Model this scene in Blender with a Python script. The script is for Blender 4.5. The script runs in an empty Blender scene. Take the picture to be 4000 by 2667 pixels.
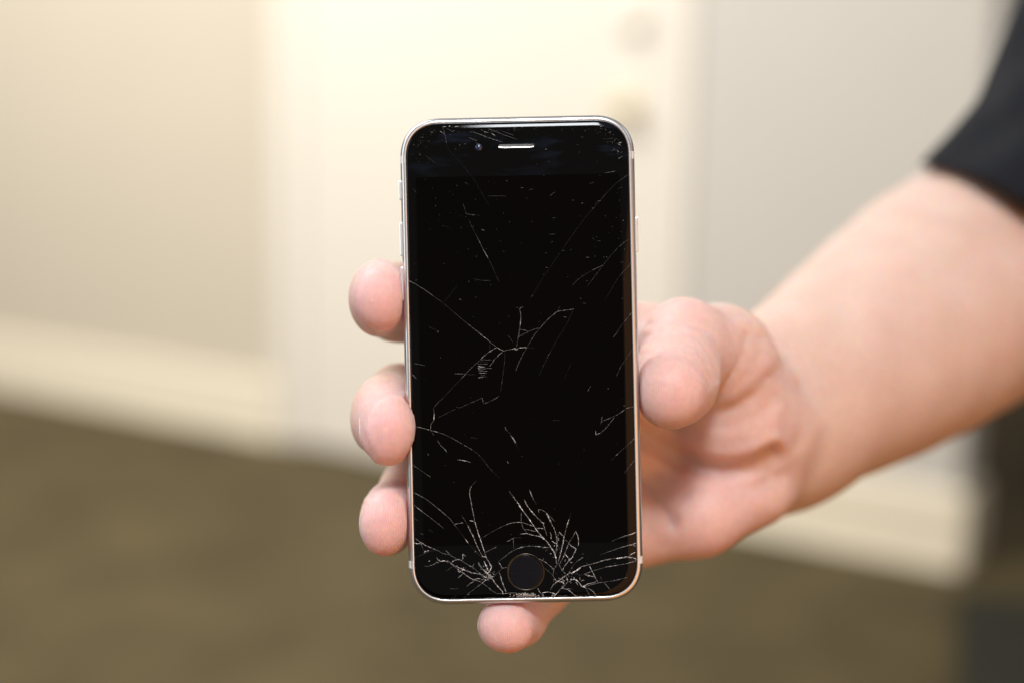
import bpy, bmesh, math, random
import numpy as np
from mathutils import Matrix, Vector, Euler

R_ = math.radians
sc = bpy.context.scene
COL = sc.collection
random.seed(7)
rng = np.random.default_rng(7)

# ------------------------------------------------------------------ camera
CAM_H = 1.0                      # camera height over the carpet (m)
D = 403.3                        # camera to phone glass (mm)
S = 8.1
CAMROT = (Matrix.Rotation(R_(90 - 10.8), 3, 'X') @ Matrix.Rotation(R_(1.15), 3, 'Z')).to_4x4()
CAMMAT = Matrix.Translation((0, 0, CAM_H)) @ CAMROT
cam_data = bpy.data.cameras.new('camera')
cam = bpy.data.objects.new('camera', cam_data)
COL.objects.link(cam)
cam.matrix_world = CAMMAT
cam_data.lens = 50
cam_data.sensor_width = 36
cam_data.clip_start = 0.02
cam_data.clip_end = 60
cam_data.dof.use_dof = True
cam_data.dof.focus_distance = 0.4025
cam_data.dof.aperture_fstop = 3.2
cam_data.dof.aperture_blades = 0
sc.camera = cam

# frame of the hand and phone: mm, x right, y up, z towards the lens, origin on the glass plane
HANDMAT = CAMMAT @ Matrix.Translation((0, 0, -D / 1000))

def hand_world(x, y, z):
    return HANDMAT @ Vector((x / 1000, y / 1000, z / 1000))

# ------------------------------------------------------------------ world and lamps
world = bpy.data.worlds.new('World')
sc.world = world
world.use_nodes = True
bg = world.node_tree.nodes['Background']
bg.inputs['Color'].default_value = (1.0, 0.86, 0.72, 1)
bg.inputs['Strength'].default_value = 0.30

def area_lamp(name, loc, target, sx, sy, power, color):
    ld = bpy.data.lights.new(name, 'AREA')
    ld.shape = 'RECTANGLE'
    ld.size = sx
    ld.size_y = sy
    ld.energy = power
    ld.color = color
    o = bpy.data.objects.new(name, ld)
    COL.objects.link(o)
    o.location = loc
    o.rotation_euler = (Vector(target) - Vector(loc)).to_track_quat('-Z', 'Y').to_euler()
    return o

area_lamp('key_lamp', hand_world(50, 800, 1050), hand_world(0, 0, 0), 0.2, 0.42, 15.5, (0.94, 0.97, 1.0))
area_lamp('side_fill', hand_world(-1700, 500, 250), hand_world(0, 0, 0), 0.9, 1.3, 10, (0.95, 0.98, 1.0))  # added unseen fill from the left, softens finger sides and frame edge
area_lamp('warm_fill', hand_world(650, -420, 750), hand_world(50, -30, -50), 1.2, 1.2, 6.2, (1.0, 0.42, 0.13))  # added orange fill, stands in for warm skin bounce in the palm shadow
area_lamp('ceiling_lamp', (-2.0, 1.75, 3.0), (-1.2, 3.9, 0.7), 2.8, 1.6, 156, (0.985, 0.985, 0.985))
area_lamp('cool_wall_fill', (2.2, 1.3, 2.4), (0.6, 3.0, 1.1), 1.0, 1.2, 11, (0.74, 0.87, 1.0))  # added cool fill aimed at the right wall, no window known there

sc.view_settings.view_transform = 'Standard'
sc.view_settings.look = 'None'
sc.view_settings.gamma = 1
sc.view_settings.exposure = 0.1
sc.render.engine = 'CYCLES'
sc.cycles.use_denoising = True
sc.cycles.max_bounces = 8

# ------------------------------------------------------------------ helpers
def tag(o, label=None, cat=None, group=None, kind=None):
    if label: o['label'] = label
    if cat: o['category'] = cat
    if group: o['group'] = group
    if kind: o['kind'] = kind
    return o

def empty(name, mat=None):
    o = bpy.data.objects.new(name, None)
    o.empty_display_size = 0.02
    COL.objects.link(o)
    if mat is not None:
        o.matrix_world = mat
    return o

def mesh_obj(name, verts, faces, mat, parent=None, smooth=False, scale=0.001):
    me = bpy.data.meshes.new(name)
    v = (np.asarray(verts, dtype=float) * scale).tolist()
    me.from_pydata(v, [], [list(map(int, f)) for f in faces])
    me.validate()
    me.update()
    if smooth:
        me.polygons.foreach_set('use_smooth', [True] * len(me.polygons))
    if mat: me.materials.append(mat)
    o = bpy.data.objects.new(name, me)
    COL.objects.link(o)
    if parent: o.parent = parent
    return o

def fix_normals(o):
    bm = bmesh.new()
    bm.from_mesh(o.data)
    bmesh.ops.recalc_face_normals(bm, faces=bm.faces)
    bm.to_mesh(o.data)
    bm.free()
    return o

def bevel_box(name, c, size, mat, parent=None, bev=1.0, seg=2, scale=0.001):
    bm = bmesh.new()
    bmesh.ops.create_cube(bm, size=1)
    for v in bm.verts:
        v.co = Vector((v.co.x * size[0] + c[0], v.co.y * size[1] + c[1], v.co.z * size[2] + c[2]))
    if bev > 0:
        bmesh.ops.bevel(bm, geom=list(bm.edges), offset=bev, segments=seg, profile=0.5, affect='EDGES')
    for v in bm.verts: v.co *= scale
    me = bpy.data.meshes.new(name)
    bm.to_mesh(me); bm.free()
    if mat: me.materials.append(mat)
    o = bpy.data.objects.new(name, me)
    COL.objects.link(o)
    if parent: o.parent = parent
    return o

def lathe(name, profile, mat, parent=None, n=40, loc=(0, 0, 0), axis='z', scale=0.001, smooth=True):
    """profile: list of (radius, height)"""
    verts, faces = [], []
    for (r, h) in profile:
        for i in range(n):
            a = 2 * math.pi * i / n
            p = (r * math.cos(a), r * math.sin(a), h)
            if axis == 'y': p = (p[0], -p[2], p[1])
            verts.append((p[0] + loc[0], p[1] + loc[1], p[2] + loc[2]))
    m = len(profile)
    for k in range(m - 1):
        for i in range(n):
            j = (i + 1) % n
            faces.append((k * n + i, k * n + j, (k + 1) * n + j, (k + 1) * n + i))
    faces.append([(m - 1) * n + i for i in range(n)])
    faces.append([i for i in reversed(range(n))])
    o = mesh_obj(name, verts, faces, mat, parent, smooth, scale)
    return fix_normals(o)

# ------------------------------------------------------------------ materials
def new_mat(name):
    m = bpy.data.materials.new(name)
    m.use_nodes = True
    nt = m.node_tree
    return m, nt, nt.nodes['Principled BSDF']

def N(nt, t, **kw):
    n = nt.nodes.new(t)
    for k, v in kw.items():
        if k.startswith('in_'):
            n.inputs[k[3:].replace('_', ' ')].default_value = v
        else:
            setattr(n, k, v)
    return n

def plain(name, col, rough=0.5, metal=0.0, spec=0.5, noise=None, bump=None):
    """noise=(scale, amount): gentle colour mottling; bump=(scale, strength, distance)"""
    m, nt, b = new_mat(name)
    b.inputs['Base Color'].default_value = (*col, 1)
    b.inputs['Roughness'].default_value = rough
    b.inputs['Metallic'].default_value = metal
    b.inputs['Specular IOR Level'].default_value = spec
    tc = N(nt, 'ShaderNodeTexCoord')
    if noise:
        n = N(nt, 'ShaderNodeTexNoise', in_Scale=noise[0], in_Detail=6.0)
        nt.links.new(tc.outputs['Object'], n.inputs['Vector'])
        mx = N(nt, 'ShaderNodeMix', data_type='RGBA')
        a = noise[1]
        mx.inputs[6].default_value = (*[c * (1 - a) for c in col], 1)
        mx.inputs[7].default_value = (*[min(1, c * (1 + a)) for c in col], 1)
        if len(noise) > 2:
            ct = N(nt, 'ShaderNodeMapRange'); ct.inputs['From Min'].default_value = noise[2]; ct.inputs['From Max'].default_value = noise[3]
            nt.links.new(n.outputs['Fac'], ct.inputs['Value']); nt.links.new(ct.outputs['Result'], mx.inputs[0])
        else:
            nt.links.new(n.outputs['Fac'], mx.inputs[0])
        nt.links.new(mx.outputs[2], b.inputs['Base Color'])
    if bump:
        n2 = N(nt, 'ShaderNodeTexNoise', in_Scale=bump[0], in_Detail=4.0)
        nt.links.new(tc.outputs['Object'], n2.inputs['Vector'])
        bp = N(nt, 'ShaderNodeBump', in_Strength=bump[1], in_Distance=bump[2])
        nt.links.new(n2.outputs['Fac'], bp.inputs['Height'])
        nt.links.new(bp.outputs['Normal'], b.inputs['Normal'])
    return m

M = {}
M['wall'] = plain('painted_wall', (0.615, 0.545, 0.425), 0.75, noise=(3.0, 0.03), bump=(180, 0.1, 0.002))
M['wall_cool_lit'] = plain('wall_cool_light_tint', (0.585, 0.55, 0.485), 0.75, noise=(3.0, 0.03), bump=(180, 0.1, 0.002))  # same wall right of the door, cooler light painted in as greyer colour
M['cream'] = plain('cream_paint', (0.84, 0.755, 0.58), 0.5, noise=(4.0, 0.03))
M['door'] = plain('cream_door_paint', (0.80, 0.74, 0.63), 0.5, noise=(2.0, 0.02))
M['carpet'] = plain('olive_carpet', (0.086, 0.065, 0.029), 0.6, spec=0.14, noise=(4.5, 0.2, 0.36, 0.64), bump=(90, 0.5, 0.004))
M['rug'] = plain('teal_rug', (0.034, 0.033, 0.024), 0.95, spec=0.1, noise=(8.0, 0.3), bump=(400, 0.6, 0.004))
M['darkwood'] = plain('dark_wood', (0.022, 0.013, 0.006), 0.6, noise=(6.0, 0.3))
M['brass'] = plain('aged_brass', (0.80, 0.69, 0.46), 0.5, 0.2)
M['nickel'] = plain('dull_nickel', (0.78, 0.71, 0.60), 0.6, 0.0)

M['alu'] = plain('brushed_aluminium', (0.58, 0.60, 0.63), 0.3, 0.92, noise=(900, 0.06))
M['alu_bright'] = plain('polished_aluminium', (0.88, 0.88, 0.9), 0.24, 0.65)
M['antenna'] = plain('antenna_plastic', (0.70, 0.72, 0.74), 0.45)
M['gasket'] = plain('black_gasket', (0.012, 0.012, 0.013), 0.35)
M['hole'] = plain('dark_hole', (0.004, 0.004, 0.004), 0.8)
M['back'] = plain('aluminium_back', (0.62, 0.61, 0.60), 0.4, 0.9)

def glass_mat(name, col, smudge, seed, spec=0.1):
    m, nt, b = new_mat(name)
    tc = N(nt, 'ShaderNodeTexCoord')
    mp = N(nt, 'ShaderNodeMapping')
    mp.inputs['Scale'].default_value = (40, 130, 40)
    mp.inputs['Rotation'].default_value = (0, 0, R_(-28))
    mp.inputs['Location'].default_value = (seed, seed * 0.7, 0)
    nt.links.new(tc.outputs['Object'], mp.inputs['Vector'])
    n = N(nt, 'ShaderNodeTexNoise', in_Scale=1.4, in_Detail=9.0, in_Roughness=0.65)
    nt.links.new(mp.outputs['Vector'], n.inputs['Vector'])
    rp = N(nt, 'ShaderNodeValToRGB')
    rp.color_ramp.elements[0].position = 0.52
    rp.color_ramp.elements[1].position = 0.80
    nt.links.new(n.outputs['Fac'], rp.inputs['Fac'])
    mx = N(nt, 'ShaderNodeMix', data_type='RGBA')
    mx.inputs[6].default_value = (*col, 1)
    mx.inputs[7].default_value = (*smudge, 1)
    sp = N(nt, 'ShaderNodeSeparateXYZ'); nt.links.new(tc.outputs['Object'], sp.inputs[0])
    gr = N(nt, 'ShaderNodeMapRange'); gr.inputs['From Min'].default_value = 0.047; gr.inputs['From Max'].default_value = 0.066
    nt.links.new(sp.outputs['Y'], gr.inputs['Value'])
    gm = N(nt, 'ShaderNodeMath', operation='MULTIPLY')
    nt.links.new(rp.outputs['Color'], gm.inputs[0]); nt.links.new(gr.outputs['Result'], gm.inputs[1])
    nt.links.new(gm.outputs['Value'], mx.inputs[0])
    nt.links.new(mx.outputs[2], b.inputs['Base Color'])
    mr = N(nt, 'ShaderNodeMapRange')
    mr.inputs['To Min'].default_value = 0.025
    mr.inputs['To Max'].default_value = 0.30
    nt.links.new(gm.outputs['Value'], mr.inputs['Value'])
    nt.links.new(mr.outputs['Result'], b.inputs['Roughness'])
    b.inputs['Specular IOR Level'].default_value = spec
    return m

M['glass'] = glass_mat('black_front_glass', (0.0004, 0.0006, 0.0011), (0.010, 0.017, 0.034), 3.1, 0.18)
M['display'] = glass_mat('dark_display', (0.0006, 0.0003, 0.0002), (0.0016, 0.0014, 0.0018), 8.4)

# fractured glass: pale breaks, with uneven sparkle painted into the base colour
m, nt, b = new_mat('fractured_glass')
at = N(nt, 'ShaderNodeAttribute', attribute_name='painted_glint')
mx = N(nt, 'ShaderNodeMix', data_type='RGBA')
mx.inputs[6].default_value = (0.012, 0.012, 0.013, 1)
mx.inputs[7].default_value = (0.93, 0.94, 0.95, 1)
nt.links.new(at.outputs['Fac'], mx.inputs[0])
nt.links.new(mx.outputs[2], b.inputs['Base Color'])
b.inputs['Roughness'].default_value = 0.5
b.inputs['Specular IOR Level'].default_value = 0.12
M['crack'] = m

# skin
m, nt, b = new_mat('skin')
tc = N(nt, 'ShaderNodeTexCoord')
at = N(nt, 'ShaderNodeAttribute', attribute_name='pink')
n1 = N(nt, 'ShaderNodeTexNoise', in_Scale=55.0, in_Detail=7.0, in_Roughness=0.62)
nt.links.new(tc.outputs['Object'], n1.inputs['Vector'])
mxa = N(nt, 'ShaderNodeMix', data_type='RGBA')
mxa.inputs[6].default_value = (0.605, 0.405, 0.335, 1)
mxa.inputs[7].default_value = (0.68, 0.505, 0.435, 1)
n1c = N(nt, 'ShaderNodeMapRange'); n1c.inputs['From Min'].default_value = 0.22; n1c.inputs['From Max'].default_value = 0.78
nt.links.new(n1.outputs['Fac'], n1c.inputs['Value']); nt.links.new(n1c.outputs['Result'], mxa.inputs[0])
mxb = N(nt, 'ShaderNodeMix', data_type='RGBA')
nt.links.new(mxa.outputs[2], mxb.inputs[6])
mxb.inputs[7].default_value = (0.72, 0.45, 0.455, 1)
nt.links.new(at.outputs['Fac'], mxb.inputs[0])
n3 = N(nt, 'ShaderNodeTexNoise', in_Scale=480.0, in_Detail=3.0)
nt.links.new(tc.outputs['Object'], n3.inputs['Vector'])
hs = N(nt, 'ShaderNodeMapRange')
hs.inputs['From Min'].default_value = 0.3
hs.inputs['From Max'].default_value = 0.7
hs.inputs['To Min'].default_value = 0.95
hs.inputs['To Max'].default_value = 1.05
nt.links.new(n3.outputs['Fac'], hs.inputs['Value'])
mul = N(nt, 'ShaderNodeVectorMath', operation='SCALE')
nt.links.new(mxb.outputs[2], mul.inputs[0])
nt.links.new(hs.outputs['Result'], mul.inputs['Scale'])
# dry pale flecks on the pads
nf = N(nt, 'ShaderNodeTexNoise', in_Scale=620.0, in_Detail=2.0)
nt.links.new(tc.outputs['Object'], nf.inputs['Vector'])
fr = N(nt, 'ShaderNodeMapRange')
fr.inputs['From Min'].default_value = 0.70; fr.inputs['From Max'].default_value = 0.76; fr.inputs['To Max'].default_value = 0.7
nt.links.new(nf.outputs['Fac'], fr.inputs['Value'])
fm = N(nt, 'ShaderNodeMath', operation='MULTIPLY')
nt.links.new(fr.outputs['Result'], fm.inputs[0]); nt.links.new(at.outputs['Fac'], fm.inputs[1])
mxf = N(nt, 'ShaderNodeMix', data_type='RGBA')
nt.links.new(fm.outputs['Value'], mxf.inputs[0]); nt.links.new(mul.outputs['Vector'], mxf.inputs[6])
mxf.inputs[7].default_value = (0.84, 0.68, 0.62, 1)
nt.links.new(mxf.outputs[2], b.inputs['Base Color'])
b.inputs['Roughness'].default_value = 0.46
b.inputs['Specular IOR Level'].default_value = 0.42
b.inputs['Subsurface Weight'].default_value = 0.8
b.inputs['Subsurface Radius'].default_value = (1.0, 0.28, 0.1)
b.inputs['Subsurface Scale'].default_value = 0.011
# friction ridges on the pads + fine skin grain
wv = N(nt, 'ShaderNodeTexWave', wave_type='BANDS', bands_direction='X', in_Scale=560.0, in_Distortion=5.0, in_Detail=1.0)
wv.inputs['Detail Scale'].default_value = 0.35
nt.links.new(tc.outputs['Object'], wv.inputs['Vector'])
rm = N(nt, 'ShaderNodeMath', operation='MULTIPLY')
nt.links.new(wv.outputs['Fac'], rm.inputs[0])
nt.links.new(at.outputs['Fac'], rm.inputs[1])
bp1 = N(nt, 'ShaderNodeBump', in_Strength=0.4, in_Distance=0.00018)
nt.links.new(rm.outputs['Value'], bp1.inputs['Height'])
n2 = N(nt, 'ShaderNodeTexNoise', in_Scale=900.0, in_Detail=5.0)
nt.links.new(tc.outputs['Object'], n2.inputs['Vector'])
bp2 = N(nt, 'ShaderNodeBump', in_Strength=0.35, in_Distance=0.0003)
nt.links.new(n2.outputs['Fac'], bp2.inputs['Height'])
nt.links.new(bp1.outputs['Normal'], bp2.inputs['Normal'])
nt.links.new(bp2.outputs['Normal'], b.inputs['Normal'])
M['skin'] = m

M['nail'] = plain('fingernail', (0.76, 0.52, 0.43), 0.35, noise=(300, 0.05))
M['nail'].node_tree.nodes['Principled BSDF'].inputs['Subsurface Weight'].default_value = 0.3
M['nail'].node_tree.nodes['Principled BSDF'].inputs['Subsurface Scale'].default_value = 0.001
M['shirt'] = plain('black_jersey', (0.0075, 0.0085, 0.012), 0.9, spec=0.15, noise=(60, 0.2), bump=(1500, 0.4, 0.0008))
M['shirt'].node_tree.nodes['Principled BSDF'].inputs['Sheen Weight'].default_value = 0.03
M['hair'] = plain('fair_arm_hair', (0.62, 0.45, 0.28), 0.5)

# ------------------------------------------------------------------ background: floor, wall, door, baseboards
WDIR = math.atan2(-0.510215, 0.860047)
WALLMAT = Matrix.Translation((-1.5916, 4.3189, 0)) @ Matrix.Rotation(WDIR, 4, 'Z')   # x along the wall, y into it

o = mesh_obj('floor', [(-9, -2, 0), (9, -2, 0), (9, 12, 0), (-9, 12, 0)], [(0, 1, 2, 3)], M['carpet'], scale=1)
tag(o, kind='structure')

def wall_piece(x0, x1, y0, y1, z0, z1, name, mat, parent, bev=0.002):
    return bevel_box(name, ((x0 + x1) / 2, (y0 + y1) / 2, (z0 + z1) / 2), (x1 - x0, y1 - y0, z1 - z0), mat, parent, bev, 2, 1)

wl = empty('wall', WALLMAT); tag(wl, kind='structure')
wall_piece(-8.0, 1.16, 0, 0.14, -0.01, 2.7, 'wall_face', M['wall'], wl, 0.003)
wall_piece(2.26, 2.93, 0, 0.14, -0.01, 2.7, 'wall_face', M['wall_cool_lit'], wl, 0.012)
wall_piece(1.16, 2.26, 0, 0.14, 2.06, 2.7, 'wall_face', M['wall'], wl, 0.0)

def baseboard(x0, x1, label, wrap=False):
    e = empty('baseboard', WALLMAT @ Matrix.Translation((x0, 0, 0)))
    tag(e, label, 'baseboard', 'baseboards along the wall')
    L = x1 - x0
    # moulded section: board, bevelled shoulder and a shoe strip at the carpet
    prof = [(0.0, 0.0), (-0.017, 0.0), (-0.017, 0.152), (-0.014, 0.160), (-0.008, 0.165), (0.0, 0.167)]
    v, f = [], []
    for xx in (0, L):
        for (py, pz) in prof: v.append((xx, py - 0.0005, pz))
    n = len(prof)
    for i in range(n - 1): f.append((i, i + 1, n + i + 1, n + i))
    f.append(list(range(n))[::-1]); f.append([n + i for i in range(n)])
    fix_normals(mesh_obj('board', v, f, M['cream'], e, scale=1))
    v, f = [], []
    for xx in (0, L):
        for k in range(6):
            a = k / 5 * math.pi / 2
            v.append((xx, -0.0178 - 0.006 * math.sin(a), 0.001 + 0.012 * math.cos(a)))
        v.append((xx, -0.0178, 0.001))
    for i in range(6): f.append((i, i + 1, 7 + i + 1, 7 + i))
    f.append(list(range(7))); f.append([7 + i for i in range(7)])
    fix_normals(mesh_obj('shoe_strip', v, f, M['cream'], e, scale=1))
    if wrap:
        wall_piece(L, L + 0.017, -0.0175, 0.139, 0, 0.162, 'board_return', M['cream'], e, 0.003)
    return e

baseboard(-7.9, 1.119, 'cream baseboard along the wall left of the door')
baseboard(2.298, 2.933, 'short cream baseboard between the door and the wall corner', True)

dr = empty('door', WALLMAT @ Matrix.Translation((1.121, 0, 0)))
tag(dr, 'cream painted door with two round locks, behind the phone', 'door')
wall_piece(0.0, 0.09, -0.013, 0.0, 0.0, 2.13, 'casing', M['door'], dr, 0.006)
wall_piece(1.085, 1.175, -0.013, 0.0, 0.0, 2.13, 'casing', M['door'], dr, 0.006)
wall_piece(0.0905, 1.0845, -0.013, 0.0, 2.04, 2.13, 'casing', M['door'], dr, 0.006)
wall_piece(0.0925, 1.0825, -0.007, 0.035, 0.008, 2.036, 'door_leaf', M['door'], dr, 0.003)
lathe('deadbolt', [(0.034, 0.0), (0.034, 0.008), (0.030, 0.014), (0.017, 0.017), (0.016, 0.028), (0.013, 0.031)], M['nickel'], dr, 32, (1.037, -0.0075, 1.106), 'y', 1)
kn = lathe('door_knob', [(0.033, 0.0), (0.033, 0.006), (0.028, 0.010), (0.013, 0.013), (0.0125, 0.034), (0.020, 0.040), (0.027, 0.050), (0.027, 0.060), (0.021, 0.069), (0.010, 0.072)], M['brass'], dr, 32, (1.022, -0.0075, 0.923), 'y', 1)

# dark furniture past the wall corner, and a dark rug in front of it
cb = empty('dark_cabinet', WALLMAT @ Matrix.Translation((3.0, 0.5, 0)))
tag(cb, 'dark brown wooden cabinet past the wall corner at the right edge', 'cabinet')
wall_piece(0, 1.1, 0, 0.45, 0.06, 1.5, 'carcass', M['darkwood'], cb, 0.004)
wall_piece(0.03, 1.07, 0.03, 0.43, 0.0, 0.06, 'plinth', M['darkwood'], cb, 0.0)
wall_piece(0.02, 0.54, -0.02, -0.001, 0.08, 1.46, 'cabinet_door', M['darkwood'], cb, 0.003)
wall_piece(0.56, 1.08, -0.02, -0.001, 0.08, 1.46, 'cabinet_door', M['darkwood'], cb, 0.003)

rg = empty('floor_rug', Matrix.Translation((0.885, 2.66, 0)) @ Matrix.Rotation(R_(-17), 4, 'Z'))
tag(rg, 'dark teal rug on the carpet in the lower right corner', 'rug')
wall_piece(0.0, 1.6, -1.5, 0.0, 0.002, 0.012, 'pile', M['rug'], rg, 0.004)

# ------------------------------------------------------------------ the smartphone (phone frame: mm, z=0 on the glass)
PH_ROT = R_(1.2)
PH_C = ((1198 - 1176) / S, -(826 - 784) / S)
PW, PHH, PR = 66.9, 138.7, 11.6
PHONEMAT = HANDMAT @ Matrix.Translation((PH_C[0] / 1000, PH_C[1] / 1000, 0)) @ Matrix.Rotation(PH_ROT, 4, 'Z')
phone = empty('smartphone', PHONEMAT)
tag(phone, 'black and silver smartphone with a shattered screen held upright in the hand', 'smartphone')

def rr_outline(inset, n=14, straight=10):
    """rounded rectangle outline, counter-clockwise, with a slightly squircular corner"""
    w, h = PW / 2 - inset, PHH / 2 - inset
    r = max(PR - inset, 0.5)
    pts = []
    cs = [(w - r, h - r, 0), (-(w - r), h - r, 90), (-(w - r), -(h - r), 180), (w - r, -(h - r), 270)]
    e = 2.25
    for ci, (cx, cy, a0) in enumerate(cs):
        for i in range(n + 1):
            a = R_(90 * i / n)
            c, s = math.cos(a) ** (2 / e), math.sin(a) ** (2 / e)
            q = a0 // 90
            dx, dy = [(c, s), (-s, c), (-c, -s), (s, -c)][q]
            pts.append((cx + r * dx, cy + r * dy))
        nx, ny, na = cs[(ci + 1) % 4]
        q = na // 90
        dx, dy = [(1, 0), (0, 1), (-1, 0), (0, -1)][q]
        ex, ey = nx + r * dx, ny + r * dy
        sx, sy = pts[-1]
        for k in range(1, straight):
            t = k / straight
            pts.append((sx + (ex - sx) * t, sy + (ey - sy) * t))
    return pts

def rings_mesh(rings, cap_first=False, cap_last=False):
    v, f = [], []
    n = None
    for (inset, z) in rings:
        ol = rr_outline(inset)
        n = len(ol)
        v += [(x, y, z) for x, y in ol]
    for k in range(len(rings) - 1):
        for i in range(n):
            j = (i + 1) % n
            f.append((k * n + i, k * n + j, (k + 1) * n + j, (k + 1) * n + i))
    if cap_first: f.append(list(range(n))[::-1])
    if cap_last: f.append([(len(rings) - 1) * n + i for i in range(n)])
    return v, f

# aluminium band: flat bright lip at the glass, then a round side
lip = [(1.78, -1.2), (1.75, -0.62), (1.66, -0.54), (1.40, -0.56)]
side = [(1.40, -0.56)]
for k in range(1, 13):
    a = R_(8 + 82 * k / 12)
    side.append((1.40 * (1 - math.sin(a)) + 0.0, -3.5 + 2.95 * math.cos(a)))
side2 = [(1.40 * (1 - math.sin(R_(90 - 7.5 * k))), -3.5 - 2.95 * math.cos(R_(90 - 7.5 * k))) for k in range(1, 12)]
v, f = rings_mesh(side + side2)
band = fix_normals(mesh_obj('metal_band', v, f, M['alu'], phone, True))
v, f = rings_mesh(lip)
fix_normals(mesh_obj('polished_lip', v, f, M['alu_bright'], phone, True))
v, f = rings_mesh([side2[-1], (2.4, -6.95), (4.0, -7.0)], cap_last=True)
fix_normals(mesh_obj('back_cover', v, f, M['back'], phone))
v, f = rings_mesh([(1.77, -0.9), (1.80, -0.66), (1.97, -0.62), (2.0, -0.95)])
fix_normals(mesh_obj('gasket', v, f, M['gasket'], phone))

# cover glass with curved rim
GA, GB, GI = 2.6, 0.74, 1.95
def glass_z_inset(ins):
    x = np.clip((GI + GA - ins) / GA, 0, 1)
    return GB * (np.sqrt(1 - x * x) - 1)
grings = []
for k in range(0, 15):
    th = R_(90 - 90 * k / 14)
    grings.append((GI + GA - GA * math.sin(th), GB * math.cos(th) - GB))
v, f = rings_mesh(grings)
n = len(rr_outline(0))
DW, DH = 29.3, 52.2
base = (len(grings) - 1) * n
inner = [(max(-DW, min(DW, v[base + i][0])), max(-DH, min(DH, v[base + i][1]))) for i in range(n)]
off = len(v)
v += [(x, y, 0) for x, y in inner]
for i in range(n):
    j = (i + 1) % n
    f.append((base + i, base + j, off + j, off + i))
glass = mesh_obj('front_glass', v, f, M['glass'], phone, True)
bm = bmesh.new(); bm.from_mesh(glass.data)
bmesh.ops.remove_doubles(bm, verts=bm.verts, dist=1e-7)
bmesh.ops.recalc_face_normals(bm, faces=bm.faces)
if sum(fc.normal.z for fc in bm.faces) < 0:
    bmesh.ops.reverse_faces(bm, faces=bm.faces)
bm.to_mesh(glass.data); bm.free()
mesh_obj('display', [(-DW, -DH, -0.006), (DW, -DH, -0.006), (DW, DH, -0.006), (-DW, DH, -0.006)], [(0, 1, 2, 3)], M['display'], phone)

def from_px(px, py):
    """photo position (2352 wide) on the glass plane -> phone frame mm"""
    x, y = (px - 1176) / S - PH_C[0], -(py - 784) / S - PH_C[1]
    c, s = math.cos(-PH_ROT), math.sin(-PH_ROT)
    return (x * c - y * s, x * s + y * c)

def inset_of(x, y, r=PR):
    qx, qy = np.abs(x) - (PW / 2 - r), np.abs(y) - (PHH / 2 - r)
    d = np.hypot(np.maximum(qx, 0), np.maximum(qy, 0)) + np.minimum(np.maximum(qx, qy), 0) - r
    return -d

def glass_z(x, y):
    return float(glass_z_inset(np.float64(inset_of(np.float64(x), np.float64(y)))))

# antenna strips: thin inlays wrapping the band on both long sides
def antenna(sgn, yc):
    v, f = [], []
    hs = 1.05
    prof = [(1.36, -0.57)] + side[2:] + side2[:-1]
    for yy in (yc - hs, yc + hs):
        for (ins, z) in prof:
            v.append((sgn * (PW / 2 - ins + 0.02), yy, z + (0.01 if z > -3.5 else -0.01)))
    k = len(prof)
    for i in range(k - 1): f.append((i, i + 1, k + i + 1, k + i))
    o = mesh_obj('antenna_strip', v, f, M['antenna'], phone, True)
    return fix_normals(o)
for sgn in (-1, 1):
    antenna(sgn, PHH / 2 - 11.9 - 0.0)
    antenna(sgn, -PHH / 2 + 11.9)

def side_button(name, sgn, y0, y1, proud, mat=None):
    o = bevel_box(name, (sgn * (PW / 2 + proud / 2 - 0.25), (y0 + y1) / 2, -3.4), (proud + 0.5, abs(y1 - y0), 2.5), mat or M['alu_bright'], phone, 0.32, 3)
    return o
yA = lambda py: from_px(925, py)[1]
side_button('mute_switch', -1, yA(413), yA(457), 0.55)
side_button('volume_button', -1, yA(509), yA(587), 0.55)
side_button('volume_button', -1, yA(612), yA(690), 0.55)
side_button('power_button', 1, from_px(1463, 497)[1], from_px(1463, 578)[1], 0.55)

# earpiece: recessed slot with a fine mesh and a bright lower lip
ex0, ey0 = from_px(1144, 336.5); ex1, ey1 = from_px(1228, 335.0)
ecx, ecy = (ex0 + ex1) / 2, (ey0 + ey1) / 2
elen = ex1 - ex0
def stadium(cx, cy, L, H, z, n=10):
    r = H / 2
    pts = []
    for s0, a0 in ((1, -90), (-1, 90)):
        for i in range(n + 1):
            a = R_(a0 + 180 * i / n)
            pts.append((cx + s0 * (L / 2 - r) + r * math.cos(a), cy + r * math.sin(a), z))
    return pts
v = stadium(ecx, ecy, elen, 1.15, 0.012); k = len(v)
ear = mesh_obj('earpiece', v, [list(range(k))], M['gasket'], phone)
v = []; f = []
for row in range(4):
    for c in range(44):
        x = ecx - elen / 2 + 0.45 + (elen - 0.9) * (c + (0.5 if row % 2 else 0)) / 44
        y = ecy - 0.16 + row * 0.18
        b0 = len(v)
        for (dx, dy) in ((-0.075, 0), (0, -0.06), (0.075, 0), (0, 0.06)): v.append((x + dx, y + dy, 0.02))
        f.append((b0, b0 + 1, b0 + 2, b0 + 3))
mm = mesh_obj('mesh_wire', v, f, M['alu'], ear)
mm['kind'] = 'stuff'
v = []; f = []
for i in range(13):
    t = i / 12
    x = ecx - elen / 2 + 0.25 + (elen - 0.5) * t
    lift = 0.18 * max(0, abs(t - 0.5) * 2 - 0.93) / 0.07
    v += [(x, ecy - 0.56 + lift, 0.014), (x, ecy - 0.42 + lift, 0.09), (x, ecy - 0.28 + lift, 0.02)]
for i in range(12):
    a = i * 3
    f += [(a, a + 3, a + 4, a + 1), (a + 1, a + 4, a + 5, a + 2)]
mesh_obj('slot_lip', v, f, M['alu_bright'], ear, True)

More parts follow.
